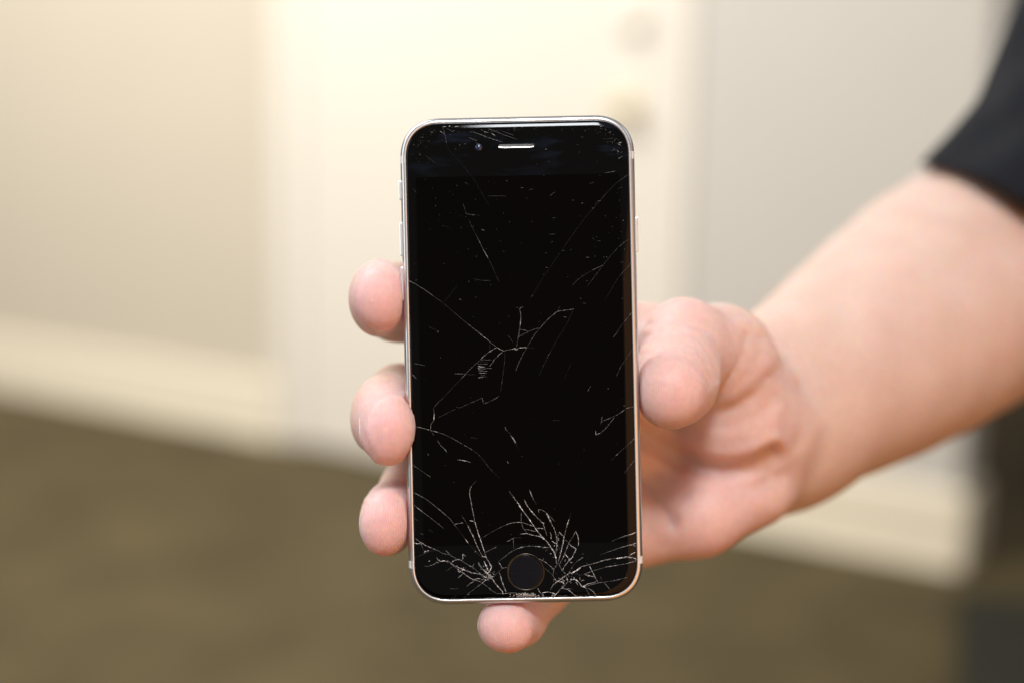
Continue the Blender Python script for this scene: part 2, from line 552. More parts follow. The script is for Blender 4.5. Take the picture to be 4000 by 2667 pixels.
# front camera and proximity sensor
cx, cy = from_px(1099.5, 339)
lens_m = plain('coated_lens', (0.01, 0.02, 0.07), 0.06, 0.0, 0.9)
fc = lathe('front_camera', [(1.02, 0.004), (1.02, 0.02), (0.82, 0.03)], plain('lens_ring', (0.006, 0.008, 0.02), 0.3), phone, 32, (cx, cy, 0))
lathe('lens', [(0.78, 0.031), (0.7, 0.12), (0.5, 0.22), (0.25, 0.27), (0.03, 0.285)], lens_m, fc, 32, (cx, cy, 0))
sx_, sy_ = from_px(1188, 297)
lathe('proximity_sensor', [(0.7, 0.002), (0.7, 0.004), (0.6, 0.005)], plain('sensor_window', (0.002, 0.0012, 0.003), 0.05, 0, 0.22), phone, 28, (sx_, sy_, 0))

# home button: ring set in the glass and a brushed dark disc
hx, hy = from_px(1207.5, 1313)
hb = empty('home_button'); hb.parent = phone
hb.location = (hx / 1000, hy / 1000, 0)
ring_m = plain('button_ring', (0.05, 0.045, 0.035), 0.3, 1.0, noise=(400, 0.9))
prof = [(5.35, 0.004), (5.30, 0.05), (5.14, 0.09), (4.96, 0.05), (4.86, 0.008)]
v, f = [], []
nn = 64
for (r, z) in prof:
    for i in range(nn):
        a = 2 * math.pi * i / nn
        v.append((r * math.cos(a), r * math.sin(a), z))
for k in range(len(prof) - 1):
    for i in range(nn):
        j = (i + 1) % nn
        f.append((k * nn + i, k * nn + j, (k + 1) * nn + j, (k + 1) * nn + i))
fix_normals(mesh_obj('ring', v, f, ring_m, hb, True))
bm_, nt, b = new_mat('button_face')
tc = N(nt, 'ShaderNodeTexCoord'); mp = N(nt, 'ShaderNodeMapping'); mp.inputs['Scale'].default_value = (60, 1500, 60)
nt.links.new(tc.outputs['Object'], mp.inputs['Vector'])
ns = N(nt, 'ShaderNodeTexNoise', in_Scale=1.0, in_Detail=5.0); nt.links.new(mp.outputs['Vector'], ns.inputs['Vector'])
mx = N(nt, 'ShaderNodeMix', data_type='RGBA')
mx.inputs[6].default_value = (0.001, 0.0012, 0.002, 1); mx.inputs[7].default_value = (0.0045, 0.006, 0.011, 1)
nt.links.new(ns.outputs['Fac'], mx.inputs[0]); nt.links.new(mx.outputs[2], b.inputs['Base Color'])
b.inputs['Roughness'].default_value = 0.2
b.inputs['Specular IOR Level'].default_value = 0.22
lathe('button_disc', [(4.84, 0.006), (4.70, -0.01 + 0.03), (3.0, 0.016), (1.0, 0.014)], bm_, hb, 64)

# ------------------------------------------------------------------ cracks, traced on the glass
CR = {'A': (1550, 1850, 2.85), 'B': (2020, 1850, 2.85), 'C': (1550, 1300, 2.614), 'D': (2020, 1300, 2.6135),
      'E': (1550, 650, 2.34), 'F': (2020, 650, 2.34), 'G': (1540, 420, 4.9), 'H': (2020, 420, 4.704)}
K = 4000 / 2352
CRACKS = """
A 1.6 .45|150,150 160,190 240,232 320,272 410,342 490,408 590,495 640,560 670,600
A 2 .9|755,710 775,740 800,772
A 1 .15|670,600 755,710
A 1 .15|800,772 870,850 950,935
A 1.8 .55|175,330 240,385 305,433 405,508 460,553 500,585 525,608
A 1.2 .3|168,468 200,495 235,518
A 1.4 .3|355,615 400,645
A 1.8 .3|265,660 300,672
A 2.2 .55|190,705 250,750 340,803 410,833 470,860 520,885 590,897 640,930 690,952 725,965 780,1000 850,1045 910,1090 960,1130 1020,1150 1070,1175
A 4 .8|185,770 230,775 265,768
A 1.6 .5|265,770 290,830 310,865
A 4 .8|300,875 320,858 355,850
A 1.2 .3|165,970 185,945 260,905 360,860 420,850
A 2.5 .8|168,965 182,948 205,940
A 2 .6|165,1060 210,1045
A 3.2 .9|445,925 460,955 490,970 540,965 590,985 640,1020 740,1060 840,1100 920,1110 970,1140 1010,1160
A 1.6 .5|490,970 440,985 400,1010 340,1028 305,1020
A 2.6 .85|600,990 640,960 700,945
A 3 .85|720,965 735,940 730,890 765,912
A 2 .6|620,1015 660,1040 700,1075 745,1105 800,1145 850,1175 900,1185
A 1.6 .45|900,1185 960,1215 1010,1255 1060,1295 1110,1330
A 1.8 .6|745,1105 710,1130 680,1155
A 1.4 .35|620,1030 580,1060 545,1080
A 2.5 .7|850,1180 880,1165 930,1160
A 2 .5|870,1185 820,1215 780,1250
A 1.6 .35|950,1215 900,1250 840,1295 790,1330
A 1.8 .6|950,1215 980,1185 1030,1165
A 3.6 .95|1040,1150 1070,1175 1100,1220 1140,1265 1175,1305 1185,1335
A 2.4 .6|830,135 812,180 812,240 825,300 838,380 855,460 870,530
A 2.2 .95|870,530 890,600 910,670 935,740 960,820 980,880
A 3.6 .95|980,880 1000,940 1030,985 1055,1035 1040,1070 1020,1100
A 1 .2|895,65 850,110 830,135
A 1.5 .3|725,460 745,495 790,570
A 3.6 .75|790,570 815,630 850,690 870,745
A 2 .7|870,745 905,820 940,890 965,930
A 2.4 .9|810,515 850,525 875,545
A 1.8 .5|640,560 690,548 735,542
A 4.2 .95|905,980 925,1020 955,1055 985,1085 1010,1110
A 3.2 .95|970,965 990,1010 1010,1060 1030,1090
A 2 .5|980,870 1020,855 1070,830 1110,810
A 2.5 .9|945,915 1000,925
A 5 .95|1000,1090 1020,1120 1050,1150 1075,1180
A 1.4 .25|935,720 1020,665 1100,620 1200,570
A 1.8 .6|1200,570 1290,540 1380,535 1424,545
A 2 .75|1225,750 1260,735 1300,710
A 1.2 .4|1300,710 1385,708
A 1.2 .4|1295,715 1300,780 1302,830
A 1.8 .55|1130,975 1200,920 1270,865 1340,830 1420,812
A 2.6 .8|1130,975 1155,1010 1170,1050 1225,1035
A 1.5 .4|1075,1150 1110,1105 1150,1075 1170,1055
A 3 .65|1135,1085 1155,1130 1165,1180 1190,1240 1215,1310
A 1.8 .5|1110,1330 1190,1330 1270,1322 1340,1320
A 1.6 .5|590,1275 640,1275 690,1273
A 2.4 .5|780,1342 812,1340
A 3 .6|960,1390 1050,1380 1110,1375
A 2.2 .5|1200,1395 1260,1396 1320,1390
A 2 .6|1250,190 1290,245 1340,310
A 3 .9|1340,310 1380,370 1424,440
A 1.6 .4|330,0 375,30
A 1.6 .4|600,1390 640,1370 660,1350
A 1.6 .4|735,1395 770,1360
A 3 .8|596,1400 622,1392
A 3 .6|455,1398 475,1394
A 3 .7|262,1300 272,1288
A 2.4 .9|318,1348 324,1338
A 2.2 .8|825,1030 845,1025 860,995
A 2 .5|545,845 590,895 610,910
B 3.4 .9|0,310 45,380 90,440 140,510 190,580
B 3 .8|190,580 230,640 280,700 340,760 380,820
B 5 .95|380,820 420,880 435,950
B 3 .8|435,950 440,1000
B 2.2 .65|75,275 105,340 150,405 200,460 260,520
B 3.4 .9|150,405 200,460
B 3.6 .9|260,520 300,555
B 2 .6|290,560 320,640 330,680
B 2.6 .6|138,175 160,230 185,290
B 1.2 .3|185,290 215,340
B 1.8 .6|240,440 240,390 290,405 325,430
B 5 .6|325,430 355,490 380,545
B 2.4 .8|380,545 410,600 430,660 440,740 440,800 430,880
B 2 .5|325,430 360,465 420,525
B 1.2 .25|600,430 585,490
B 3 .8|580,495 560,560 545,600
B 2.2 .7|545,600 540,630 525,700 510,770 490,860 470,930 450,1000
B 4 .9|522,690 515,740 512,775
B 2.8 .9|465,645 500,680 525,685
B 2 .7|465,650 450,700 445,760 440,830
B 1.8 .55|540,735 575,765 620,700 650,635
B 2.2 .8|650,635 675,680 685,740 680,800
B 2 .6|575,765 600,800 660,830
B 3.4 .9|660,830 640,870 610,930 570,970
B 2.6 .8|570,970 530,1020 500,1080
B 2 .6|575,770 545,850 520,910 490,970 465,1010
B 2.2 .8|530,885 570,930
B 3 .8|515,910 520,925
B 1.6 .5|45,430 45,530 60,590 110,655
B 1.8 .55|0,535 70,540 150,570 190,580
B 2.2 .8|215,600 290,605
B 2 .7|35,670 100,660 180,680 260,695 340,755
B 1.6 .5|70,610 130,620 220,640
B 3 .6|360,640 380,680 378,720
B 2.6 .9|385,745 440,775 455,810
B 1.8 .65|0,830 60,810 130,800 220,805 300,815 380,815
B 2 .6|240,940 310,975 360,1015 410,1055
B 1.2 .35|300,1040 350,1080 400,1130 440,1180
B 1.6 .5|440,1010 410,1060 400,1110 405,1150 440,1190
B 3.4 .6|370,1290 400,1230 440,1200
B 4.4 .85|430,1205 490,1165 540,1130
B 2.6 .7|540,1130 600,1090
B 5 .85|600,1105 660,1075 710,1035
B 2.2 .55|710,1030 790,1010 870,990 960,960 1060,940 1110,935
B 6 .95|1105,938 1160,930 1220,922 1290,930
B 2.6 .8|1250,905 1290,880 1325,870
B 2.6 .8|1290,930 1340,955
B 3 1|1345,960 1270,980 1210,998
B 2 .7|1210,998 1100,1015 980,1035
B 1.4 .4|980,1035 880,1065 820,1085 750,1110 690,1135 665,1100
B 2.6 .8|1345,640 1290,665 1200,690 1130,715
B 1.2 .35|1130,715 1050,745
B 1.8 .7|735,925 700,945 660,975
B 1.2 .3|660,975 620,1020 600,1060 560,1110
B 2.2 .7|1340,765 1280,785 1230,795
B 1.6 .6|1230,795 1130,825 1000,870
B 1 .2|1000,870 920,900
B 2.4 .8|1280,790 1325,805
B 1.6 .45|1345,1105 1320,1130 1200,1155 1050,1190 960,1200
B 2.2 .6|960,1200 900,1210 820,1230 760,1250 720,1255
B 2 .7|800,1015 825,1060 850,1110 880,1170 910,1210
B 4 .7|750,1115 800,1130 850,1140
B 5 .85|590,1180 640,1165 680,1195
B 3 .8|680,1195 720,1250 760,1260
B 2.2 .6|760,1260 790,1270 840,1300 880,1350 950,1370
B 2.6 .75|440,1190 500,1200 530,1225
B 2 .6|530,1225 490,1270 440,1330 400,1380
B 2.6 .8|490,1270 560,1280 600,1310
B 2 .65|600,1310 650,1355 700,1375
B 2 .6|570,1190 540,1230 500,1270
B 2.4 .85|720,1255 780,1225 850,1205 890,1190
B 2.6 .8|280,1320 350,1310 430,1335 400,1370
B 2.4 .6|330,1380 300,1370 280,1320
B 4 1|375,1385 395,1350 415,1340
B 3.6 .85|230,1270 250,1310 265,1330
B 2.4 .6|265,1330 300,1380
B 2.4 .6|455,1360 500,1362 560,1355
B 1.6 .5|960,1200 1000,1240 1035,1285
B 1.8 .5|760,1260 790,1320 820,1360
B 1.6 .5|1030,1310 1070,1340 1110,1355
B 3 .8|900,1360 950,1370
B 2 .6|460,990 500,1070 540,1110
B 1.6 .4|560,1270 620,1280
B 2 .5|620,1385 700,1378
B 1.4 .3|1325,480 1335,440
C 1.6 .75|835,0 900,50 955,95 1020,145
C 2.2 .85|1020,145 1070,175 1100,185
C 2.6 .8|1020,145 980,170 940,195 890,235 855,270
C 1.5 .55|855,270 800,320 745,370 700,420 655,468
C 1.2 .35|655,468 600,525 530,600 470,665
C 2 .5|470,665 430,700 380,755
C 2.4 .6|375,765 382,830
C 6 .9|382,825 378,890
C 2 .5|378,890 350,930 340,985
C 2.8 .8|1080,195 1050,215 1025,245
C 1.6 .6|1025,245 1000,265 970,310 945,340
C 2.4 .9|1100,180 1140,172 1200,160 1220,165
C 2.2 .95|1245,152 1307,147
C 5 .9|1205,172 1238,165
C 1 .25|950,100 950,185
C 1.5 .6|590,417 640,415 690,417
C 1.2 .4|690,417 750,425 815,425
C 1.4 .5|850,273 970,275
C 1.2 .4|835,290 930,304
C 1.6 .6|826,318 932,318
C 4.5 .8|826,340 905,350
C 3 .7|828,360 910,366
C 1.4 .8|900,358 970,360
C 2 .6|830,382 925,390
C 2 .7|832,405 918,410
C 1.6 .5|850,425 905,432
C 4 .7|832,455 885,450
C 1.4 .4|860,440 925,448
C 1.2 .35|420,862 480,835 540,800 600,775
C 1.4 .5|650,760 690,740 750,715 820,685 872,660
C 1.8 .7|872,660 885,722 940,702
C 1.4 .5|940,702 1000,672 1048,640
C 1.4 .4|605,750 650,765
C 2.2 .9|200,955 260,968 330,988
C 3 .7|345,990 390,1003 430,1015
C 1.6 .5|430,1015 490,1035 570,1075 640,1115 690,1143
C 2 .7|690,1143 730,1168 770,1190
C 1.2 .3|770,1190 830,1235 880,1290 930,1355
C 1.5 .5|910,1330 950,1380 990,1425
C 1 .2|990,1425 1050,1480
C 1.4 .4|345,990 360,1015 380,1045
C 2.6 .6|415,1095 450,1150 490,1185 510,1215
C 2.6 .8|620,1290 660,1297 700,1302 755,1320
C 1.6 .55|135,1315 185,1360 260,1410 345,1470
C 2.6 .7|1105,955 1115,985
C 1.6 .5|1115,985 1160,1030
C 5 .8|1160,1040 1190,1080 1215,1125
C 1 .25|1215,1125 1240,1190
C 1.6 .5|118,330 125,370 155,420
C 2 .9|155,420 200,465
C 1.6 .5|1240,30 1230,100 1222,150
C 1.4 .4|1240,40 1307,15
C 1.2 .4|1135,25 1190,100
C 1.4 .4|170,310 230,320 290,332
C 1.3 .45|1300,190 1260,270 1230,340 1212,400
C 1.2 .3|750,1065 830,1075
C 3 .9|1128,1305 1138,1332
C 1.3 .3|1105,190 1100,300 1080,450 1060,600
D 1.5 .55|190,0 150,65 110,130
D 1.4 .5|110,130 60,220 20,300 0,350
D 2 .9|0,160 30,150 100,148
D 1 .25|100,148 170,153
D 1 .22|440,10 390,100 340,190
D 1.3 .4|340,190 300,270 260,350
D 1 .2|260,350 225,430
D 1 .14|555,300 520,380 480,470
D 1.5 .4|750,540 720,595
D 1.4 .5|1020,0 980,45
D 2.6 .7|1185,95 1185,145
D 1.5 .6|1185,145 1160,195 1110,270
D 1.3 .4|1110,270 1060,340 1010,445
D 2 .7|1205,747 1160,755 1115,770
D 1.7 .6|1115,770 1050,815 1000,845 940,870 890,890 858,910 850,940
D 2.6 .8|990,860 975,885
D 1.8 .6|975,885 930,940 890,985 850,1018
D 2.2 .8|850,1018 805,1038 800,1000
D 1.8 .6|868,850 858,910
D 1.6 .5|1205,1040 1200,1075
D 2 .7|1200,1075 1150,1120
D 1.4 .5|1150,1120 1090,1175 1030,1230
D 2 .7|1030,1230 1005,1252
D 1 .2|1005,1252 960,1300
D 1.8 .6|1210,1285 1170,1335
D 3 .8|1175,1330 1160,1345
D 1.4 .4|1160,1345 1130,1380 1095,1430
D 1.4 .5|1080,740 1105,742
D 1 .3|360,890 440,892
D 1.2 .4|1018,1120 1022,1150
E 2.2 .9|90,1020 110,1045 170,1075
E 1.6 .65|170,1075 250,1125 340,1190
E 1.2 .35|340,1190 425,1250
E 1.5 .6|425,1250 540,1350 605,1405
E 1.8 .75|605,1405 700,1480 800,1560
E 1 .22|428,1242 490,1170 550,1090
E 1.4 .4|605,340 625,400 640,440
E 1.4 .45|660,490 680,540 715,610
E 1.6 .6|715,610 765,710 790,760
E 2.8 .9|790,760 810,795 835,840
E 1.5 .5|835,840 875,920 900,980
E 1 .3|900,980 935,1060
E 2 .75|628,433 680,442 715,447
E 1 .3|715,447 760,450
E 2.4 .8|775,578 805,585
E 1.4 .4|830,272 970,271 1000,275
E 1.5 .4|700,1025 760,1042 855,1047
E 2.2 .7|1120,1300 1130,1340 1135,1400 1125,1470 1110,1555
E 2.4 .8|1120,1300 1150,1285
E 2 .8|1120,1490 1170,1495
E 1.4 .5|1090,1290 1115,1290
E 1 .12|620,10 690,100 760,215 800,290 850,370
E 2.4 .7|570,1213 592,1219
E 1.8 .4|710,1198 732,1197
E 2.2 .6|998,135 1014,130
E 1.2 .3|405,538 475,560
E 1.2 .25|290,1465 370,1500
E 1.4 .4|145,205 180,240
E 1.4 .3|620,148 660,168
F 1.8 .45|1030,65 960,115 900,160
F 1.4 .3|900,160 840,220 790,275 760,315
F 1.2 .24|760,315 700,380 630,460 560,550
F 1 .2|560,550 490,650 430,735
F 1 .14|430,735 350,850 270,970 200,1080 130,1195
F 2 .7|730,320 765,316
F 2.2 .7|685,383 710,380
F 3 .8|585,338 605,335
F 1.4 .5|1045,655 985,690
F 2 .7|985,690 930,735
F 1.4 .45|930,735 870,800 820,860 785,905
F 2.6 .9|785,905 740,925 690,948
F 1.3 .4|690,948 620,990 560,1030 500,1092
F 1.2 .35|785,905 730,980 680,1045 635,1105
F 2.4 .8|724,985 730,978
F 2.2 .8|676,1047 684,1040
F 3 .7|1045,860 1030,900
F 1.5 .5|1030,900 980,955 930,1010
F 1 .25|930,1010 880,1090 840,1160 800,1220
F 2 .65|1055,1325 1020,1375 970,1430
F 1.3 .4|970,1430 910,1520 880,1568
F 2.8 .95|515,1305 440,1315 370,1325
F 2.2 .8|370,1325 300,1380 240,1440 210,1478
F 2 .75|210,1478 170,1482 110,1508
F 1.6 .55|110,1508 60,1530 10,1550
F 1.4 .4|370,1325 395,1275
F 1 .25|515,1305 500,1340 460,1430 420,1500 380,1560
F 1.4 .5|210,1480 170,1520 140,1568
F 2 .7|20,1490 60,1495 110,1508
F 2.2 .75|25,1300 35,1360 30,1420 20,1500 12,1560
F 2 .7|25,1300 55,1283
F 2.2 .8|625,832 660,832
F 1.8 .5|730,685 745,680 765,682
F 2 .45|30,195 60,197
F 2.2 .5|110,215 145,205
F 1.8 .5|300,270 350,232
F 1.5 .4|320,475 355,468
F 1.5 .35|290,622 350,618
F 2 .5|660,158 700,148
F 2 .5|415,770 435,770
F 2.2 .8|260,925 280,926
F 2.2 .7|232,988 248,988
F 3 .8|430,1378 452,1376
F 1.8 .6|130,1195 147,1170
F 1.8 .4|805,62 900,45
F 1.6 .5|600,1250 630,1256
F 1.6 .35|915,205 960,190
F 1.8 .45|945,880 975,872
F 2.2 .7|955,1212 972,1200
F 3 .6|962,498 974,494
G 2 .8|1515,470 1800,580 2080,670
G 1.6 .6|1805,410 2080,520 2352,615
G 1.8 .75|1430,580 1590,645
G 1.8 .8|875,455 930,492 985,545
G 1.6 .6|1000,410 1060,435 1130,475
G 1.6 .6|1210,460 1255,488
G 1.4 .5|925,380 945,440 970,520 1000,690
G 1 .16|1000,690 1040,820 1200,980 1420,1240
G 2 .6|1720,465 1810,490
G 3 .8|1850,490 1890,515 1935,550
G 1.2 .4|2050,450 2290,540
G 2 .6|1660,420 1700,445
G 1.4 .2|585,910 690,990 790,1070
G 2 .7|530,430 545,465
G 3 .7|930,375 1000,365
G 4 .85|1040,365 1070,350
G 2.4 .7|1090,370 1130,395
G 3 .6|1150,370 1250,365
G 2.6 .6|480,470 530,440 600,410
G 3 .8|365,705 382,722
G 2 .5|410,580 435,612
G 2 .5|470,575 540,580
G 2.6 .6|700,480 745,470 735,495
G 1.4 .4|1430,470 1515,488
G 1.4 .3|1840,470 2030,435
G 2.6 .8|1580,700 1590,705
H 4 .9|1850,670 1900,645 1955,625
H 3 .8|1860,690 1900,680
H 2 .65|1860,945 1940,895
H 2.4 .7|1680,465 1740,435
H 2.4 .7|1755,510 1800,485
H 1.5 .4|1590,585 1770,568
H 2 .4|1785,605 1835,570
H 1.4 .4|1715,800 1820,778
H 2 .55|1895,840 1940,808
H 2 .4|1625,1208 1810,1170
H 1.8 .4|1330,1400 1410,1378
H 2.4 .7|1530,355 1560,342
H 2.2 .5|1300,403 1330,398
H 2.4 .5|1830,860 1860,845
H 3 .9|520,772 545,768
H 2.4 .6|1095,690 1125,688
H 2.2 .5|560,995 600,998
H 2 .4|1175,545 1215,548
H 2.2 .6|1575,350 1592,340
H 2 .6|1850,400 1890,430
H 1.4 .3|1640,640 1770,620
"""

def crop_to_phone(crop, x, y):
    x0, y0, s = CR[crop]
    return from_px((x0 + x / s) / K, (y0 + y / s) / K)

MMPX = 2352 / 4000 / S    # mm for one pixel of the photograph

def add_attr(me, vals, name='painted_glint'):
    a = me.attributes.new(name, 'FLOAT', 'POINT')
    a.data.foreach_set('value', np.asarray(vals, dtype=np.float32))

def build_crack(pts, wpx, br, name='crack'):
    P = np.array(pts)
    seg = np.hypot(*np.diff(P, axis=0).T)
    L = seg.sum()
    cum = np.concatenate([[0], np.cumsum(seg)])
    step = 0.28
    nS = max(3, int(L / step) + 1)
    t = np.linspace(0, L, nS)
    X = np.interp(t, cum, P[:, 0]); Y = np.interp(t, cum, P[:, 1])
    tx = np.gradient(X); ty = np.gradient(Y)
    ln = np.hypot(tx, ty) + 1e-9
    nx, ny = -ty / ln, tx / ln
    jit = rng.normal(0, 0.035, nS) * min(1.0, wpx / 2.2)
    jit[0] = jit[-1] = 0
    X += nx * jit; Y += ny * jit
    u = np.linspace(0, 1, nS)
    taper = np.clip(np.minimum(u, 1 - u) * 5 + 0.45, 0, 1)
    w = wpx * MMPX * 0.5 * 1.0 * taper * (0.55 + 0.9 * rng.random(nS))
    w = np.maximum(w * 0.8, 0.012)
    br = 1.1 * br ** 1.8
    # painted uneven sparkle: slow wander times fast speckle
    slow = np.interp(u, np.linspace(0, 1, max(3, nS // 6)), 0.12 + 0.88 * rng.random(max(3, nS // 6)))
    g = np.clip(br * slow * (0.15 + 1.5 * rng.random(nS) ** 1.6), 0, 1)
    v, f, gl = [], [], []
    for i in range(nS):
        z = glass_z(X[i], Y[i])
        off = 0.25 * w[i] * rng.normal()
        zl = glass_z(X[i] + nx[i] * w[i], Y[i] + ny[i] * w[i]) + 0.012
        zr = glass_z(X[i] - nx[i] * w[i], Y[i] - ny[i] * w[i]) + 0.012
        v += [(X[i] + nx[i] * w[i], Y[i] + ny[i] * w[i], zl), (X[i] + nx[i] * off, Y[i] + ny[i] * off, z + 0.014 + 0.45 * w[i]),
              (X[i] - nx[i] * w[i], Y[i] - ny[i] * w[i], zr)]
        gl += [g[i] * 0.7, g[i], g[i] * 0.6]
    for i in range(nS - 1):
        a = 3 * i
        f += [(a, a + 1, a + 4, a + 3), (a + 1, a + 2, a + 5, a + 4)]
    o = mesh_obj(name, v, f, M['crack'], phone)
    me = o.data
    if len(me.vertices) == len(gl): add_attr(me, gl)
    return o

cr_lines = [l for l in CRACKS.strip().split('\n') if l.strip()]
cr_list = []
for l in cr_lines:
    head, body = l.split('|')
    c, w, br = head.split()
    pts = [crop_to_phone(c, *map(float, q.split(','))) for q in body.split()]
    cr_list.append((c, float(w), float(br), pts))
for c, w, br, pts in cr_list:
    k = {'E': 0.66, 'F': 0.66, 'C': 0.9, 'D': 0.85, 'G': 0.85, 'H': 0.8}.get(c, 1.22)
    build_crack(pts, w * (1.0 if c in 'AB' else 0.85), min(1.0, br * k), 'scratch' if c in 'GH' else 'crack')

# short splinters around the impact points beside the home button
for (c, x0, y0, sx, sy, cnt) in (('A', 1010, 1090, 70, 90, 16), ('A', 700, 1020, 150, 60, 12), ('B', 430, 830, 70, 110, 16), ('B', 530, 1150, 90, 60, 16), ('B', 780, 1130, 140, 70, 10)):
    for i in range(cnt):
        x, y = x0 + random.gauss(0, sx), y0 + random.gauss(0, sy)
        a = random.uniform(0, math.pi); L = random.uniform(12, 40)
        q = [crop_to_phone(c, x + t * L * math.cos(a) + random.uniform(-3, 3), y + t * L * math.sin(a) + random.uniform(-3, 3)) for t in (-0.5, 0, 0.5)]
        if math.hypot(q[1][0] - hx, q[1][1] - hy) < 5.8: continue
        build_crack(q, random.uniform(1.2, 3.2), random.uniform(0.5, 1.0), 'splinter')

# crushed glass under the home button and loose specks of glass dust, too small to tell apart
v, f, gl = [], [], []
def shard(x, y, r, g, lift=0.03):
    b0 = len(v)
    k = random.choice((3, 4))
    a0 = random.random() * 6.28
    for i in range(k):
        a = a0 + 6.283 * i / k
        rr = r * (0.5 + random.random())
        xx, yy = x + rr * math.cos(a), y + rr * math.sin(a)
        v.append((xx, yy, glass_z(xx, yy) + 0.012 + random.random() * lift)); gl.append(g)
    f.append(tuple(range(b0, b0 + k)))
for i in range(170):
    u = random.gauss(0, 1)
    x, y = crop_to_phone('B', 90 + u * 75, 1352 + random.uniform(-30, 26) * (1 - min(abs(u), 2) * 0.2))
    shard(x, y, random.uniform(0.06, 0.32), random.random() ** 1.6 * 0.75, 0.10)
for i in range(60):
    x, y = crop_to_phone('A', random.uniform(930, 1330), 1392 + random.uniform(-14, 6))
    shard(x, y, random.uniform(0.04, 0.10), random.random() * 0.8, 0.05)
for i in range(60):
    x, y = crop_to_phone('A', 1020 + random.gauss(0, 40), 1110 + random.gauss(0, 45))
    shard(x, y, random.uniform(0.04, 0.14), random.random() * 0.9, 0.05)
for i in range(40):
    x, y = crop_to_phone('B', 500 + random.gauss(0, 60), 1170 + random.gauss(0, 30))
    shard(x, y, random.uniform(0.04, 0.12), random.random() * 0.9, 0.05)
o = mesh_obj('crushed_glass', v, f, M['crack'], phone); add_attr(o.data, gl); tag(o, 'crushed white glass below the home button', kind='stuff')
v, f, gl = [], [], []
for i in range(230):
    x, y = random.uniform(-PW / 2 + 2.8, PW / 2 - 2.8), random.uniform(-PHH / 2 + 3, PHH / 2 - 3)
    if random.random() < 0.45: y = random.uniform(20, PHH / 2 - 3)
    if inset_of(x, y) < 2.6: continue
    shard(x, y, random.uniform(0.025, 0.075), random.random() ** 1.5 * 0.8, 0.02)
for i in range(90):   # along the top rim
    x = random.uniform(-PW / 2 + 9, PW / 2 - 9); y = PHH / 2 - 3.2 - abs(random.gauss(0, 1.2))
    shard(x, y, random.uniform(0.02, 0.06), random.random() ** 1.5 * 0.8, 0.02)
for i in range(70):   # worn upper corners
    sx = random.choice((-1, 1)); a = R_(random.uniform(5, 85)); rr = 8.6 - abs(random.gauss(0, 1.3))
    x = sx * (PW / 2 - PR + rr * math.cos(a)); y = PHH / 2 - PR + rr * math.sin(a)
    shard(x, y, random.uniform(0.02, 0.09), random.random() ** 1.5 * 0.7, 0.02)
o = mesh_obj('glass_dust', v, f, M['crack'], phone); add_attr(o.data, gl); tag(o, kind='stuff')

# ------------------------------------------------------------------ the hand and forearm, as one implicit surface
def P(px, py, z):
    k = (D - z) / D / S
    return np.array([(px - 1176) * k, -(py - 784) * k, z], dtype=np.float32)

def grade(a, b, h, lo=None, hi=None, grow=1.06, hmax=2.6):
    """grid from a to b at step h, coarser beyond towards lo / hi"""
    c = list(np.arange(a, b, h))
    s, x = h, c[-1]
    while hi is not None and x < hi:
        s = min(s * grow, hmax); x += s; c.append(x)
    s, x, pre = h, c[0], []
    while lo is not None and x > lo:
        s = min(s * grow, hmax); x -= s; pre.append(x)
    return np.array(pre[::-1] + c, dtype=np.float32)

GX = grade(-50, 100, 0.72, hi=285)
GY = grade(-95, 22, 0.72, hi=165)
GZ = grade(-84, 7, 0.72, lo=-345)
F = np.full((len(GX), len(GY), len(GZ)), 60.0, dtype=np.float32)

def cone(p, a, b, ra, rb, w=None, s=1.0):
    """distance to a tapered capsule; w, s squash the section along direction w"""
    x, y, z = p
    ax, ay, az = a
    dx, dy, dz = b - a
    if w is not None:
        k = s - 1
        q = (x - ax) * w[0] + (y - ay) * w[1] + (z - az) * w[2]
        x, y, z = x + k * q * w[0], y + k * q * w[1], z + k * q * w[2]
        qb = k * (dx * w[0] + dy * w[1] + dz * w[2])
        dx, dy, dz = dx + qb * w[0], dy + qb * w[1], dz + qb * w[2]
    L2 = dx * dx + dy * dy + dz * dz + 1e-9
    t = np.clip(((x - ax) * dx + (y - ay) * dy + (z - az) * dz) / L2, 0, 1)
    return np.sqrt((x - ax - t * dx) ** 2 + (y - ay - t * dy) ** 2 + (z - az - t * dz) ** 2) - (ra + (rb - ra) * t)

def ell(p, c, r):
    q = ((p[0] - c[0]) / r[0]) ** 2 + ((p[1] - c[1]) / r[1]) ** 2 + ((p[2] - c[2]) / r[2]) ** 2
    k0 = np.sqrt(q)
    q2 = ((p[0] - c[0]) / r[0] ** 2) ** 2 + ((p[1] - c[1]) / r[1] ** 2) ** 2 + ((p[2] - c[2]) / r[2] ** 2) ** 2
    return k0 * (k0 - 1) / (np.sqrt(q2) + 1e-6)

def smin(a, b, k):
    h = np.clip(0.5 + 0.5 * (b - a) / k, 0, 1)
    return b + (a - b) * h - k * h * (1 - h)

def region(lo, hi):
    ix = slice(max(0, np.searchsorted(GX, lo[0]) - 1), np.searchsorted(GX, hi[0]) + 1)
    iy = slice(max(0, np.searchsorted(GY, lo[1]) - 1), np.searchsorted(GY, hi[1]) + 1)
    iz = slice(max(0, np.searchsorted(GZ, lo[2]) - 1), np.searchsorted(GZ, hi[2]) + 1)
    return (ix, iy, iz), (GX[ix][:, None, None], GY[iy][None, :, None], GZ[iz][None, None, :])

def prim_box(pr):
    if pr[0] == 'c':
        _, a, b, ra, rb = pr[:5]
        s = pr[6] if len(pr) > 5 else 1.0
        R = max(ra, rb) / min(s, 1.0)
        return np.minimum(a, b) - R, np.maximum(a, b) + R
    return pr[1] - np.array(pr[2]), pr[1] + np.array(pr[2])

def prim_eval(pr, p):
    if pr[0] == 'c': return cone(p, *pr[1:])
    return ell(p, pr[1], pr[2])

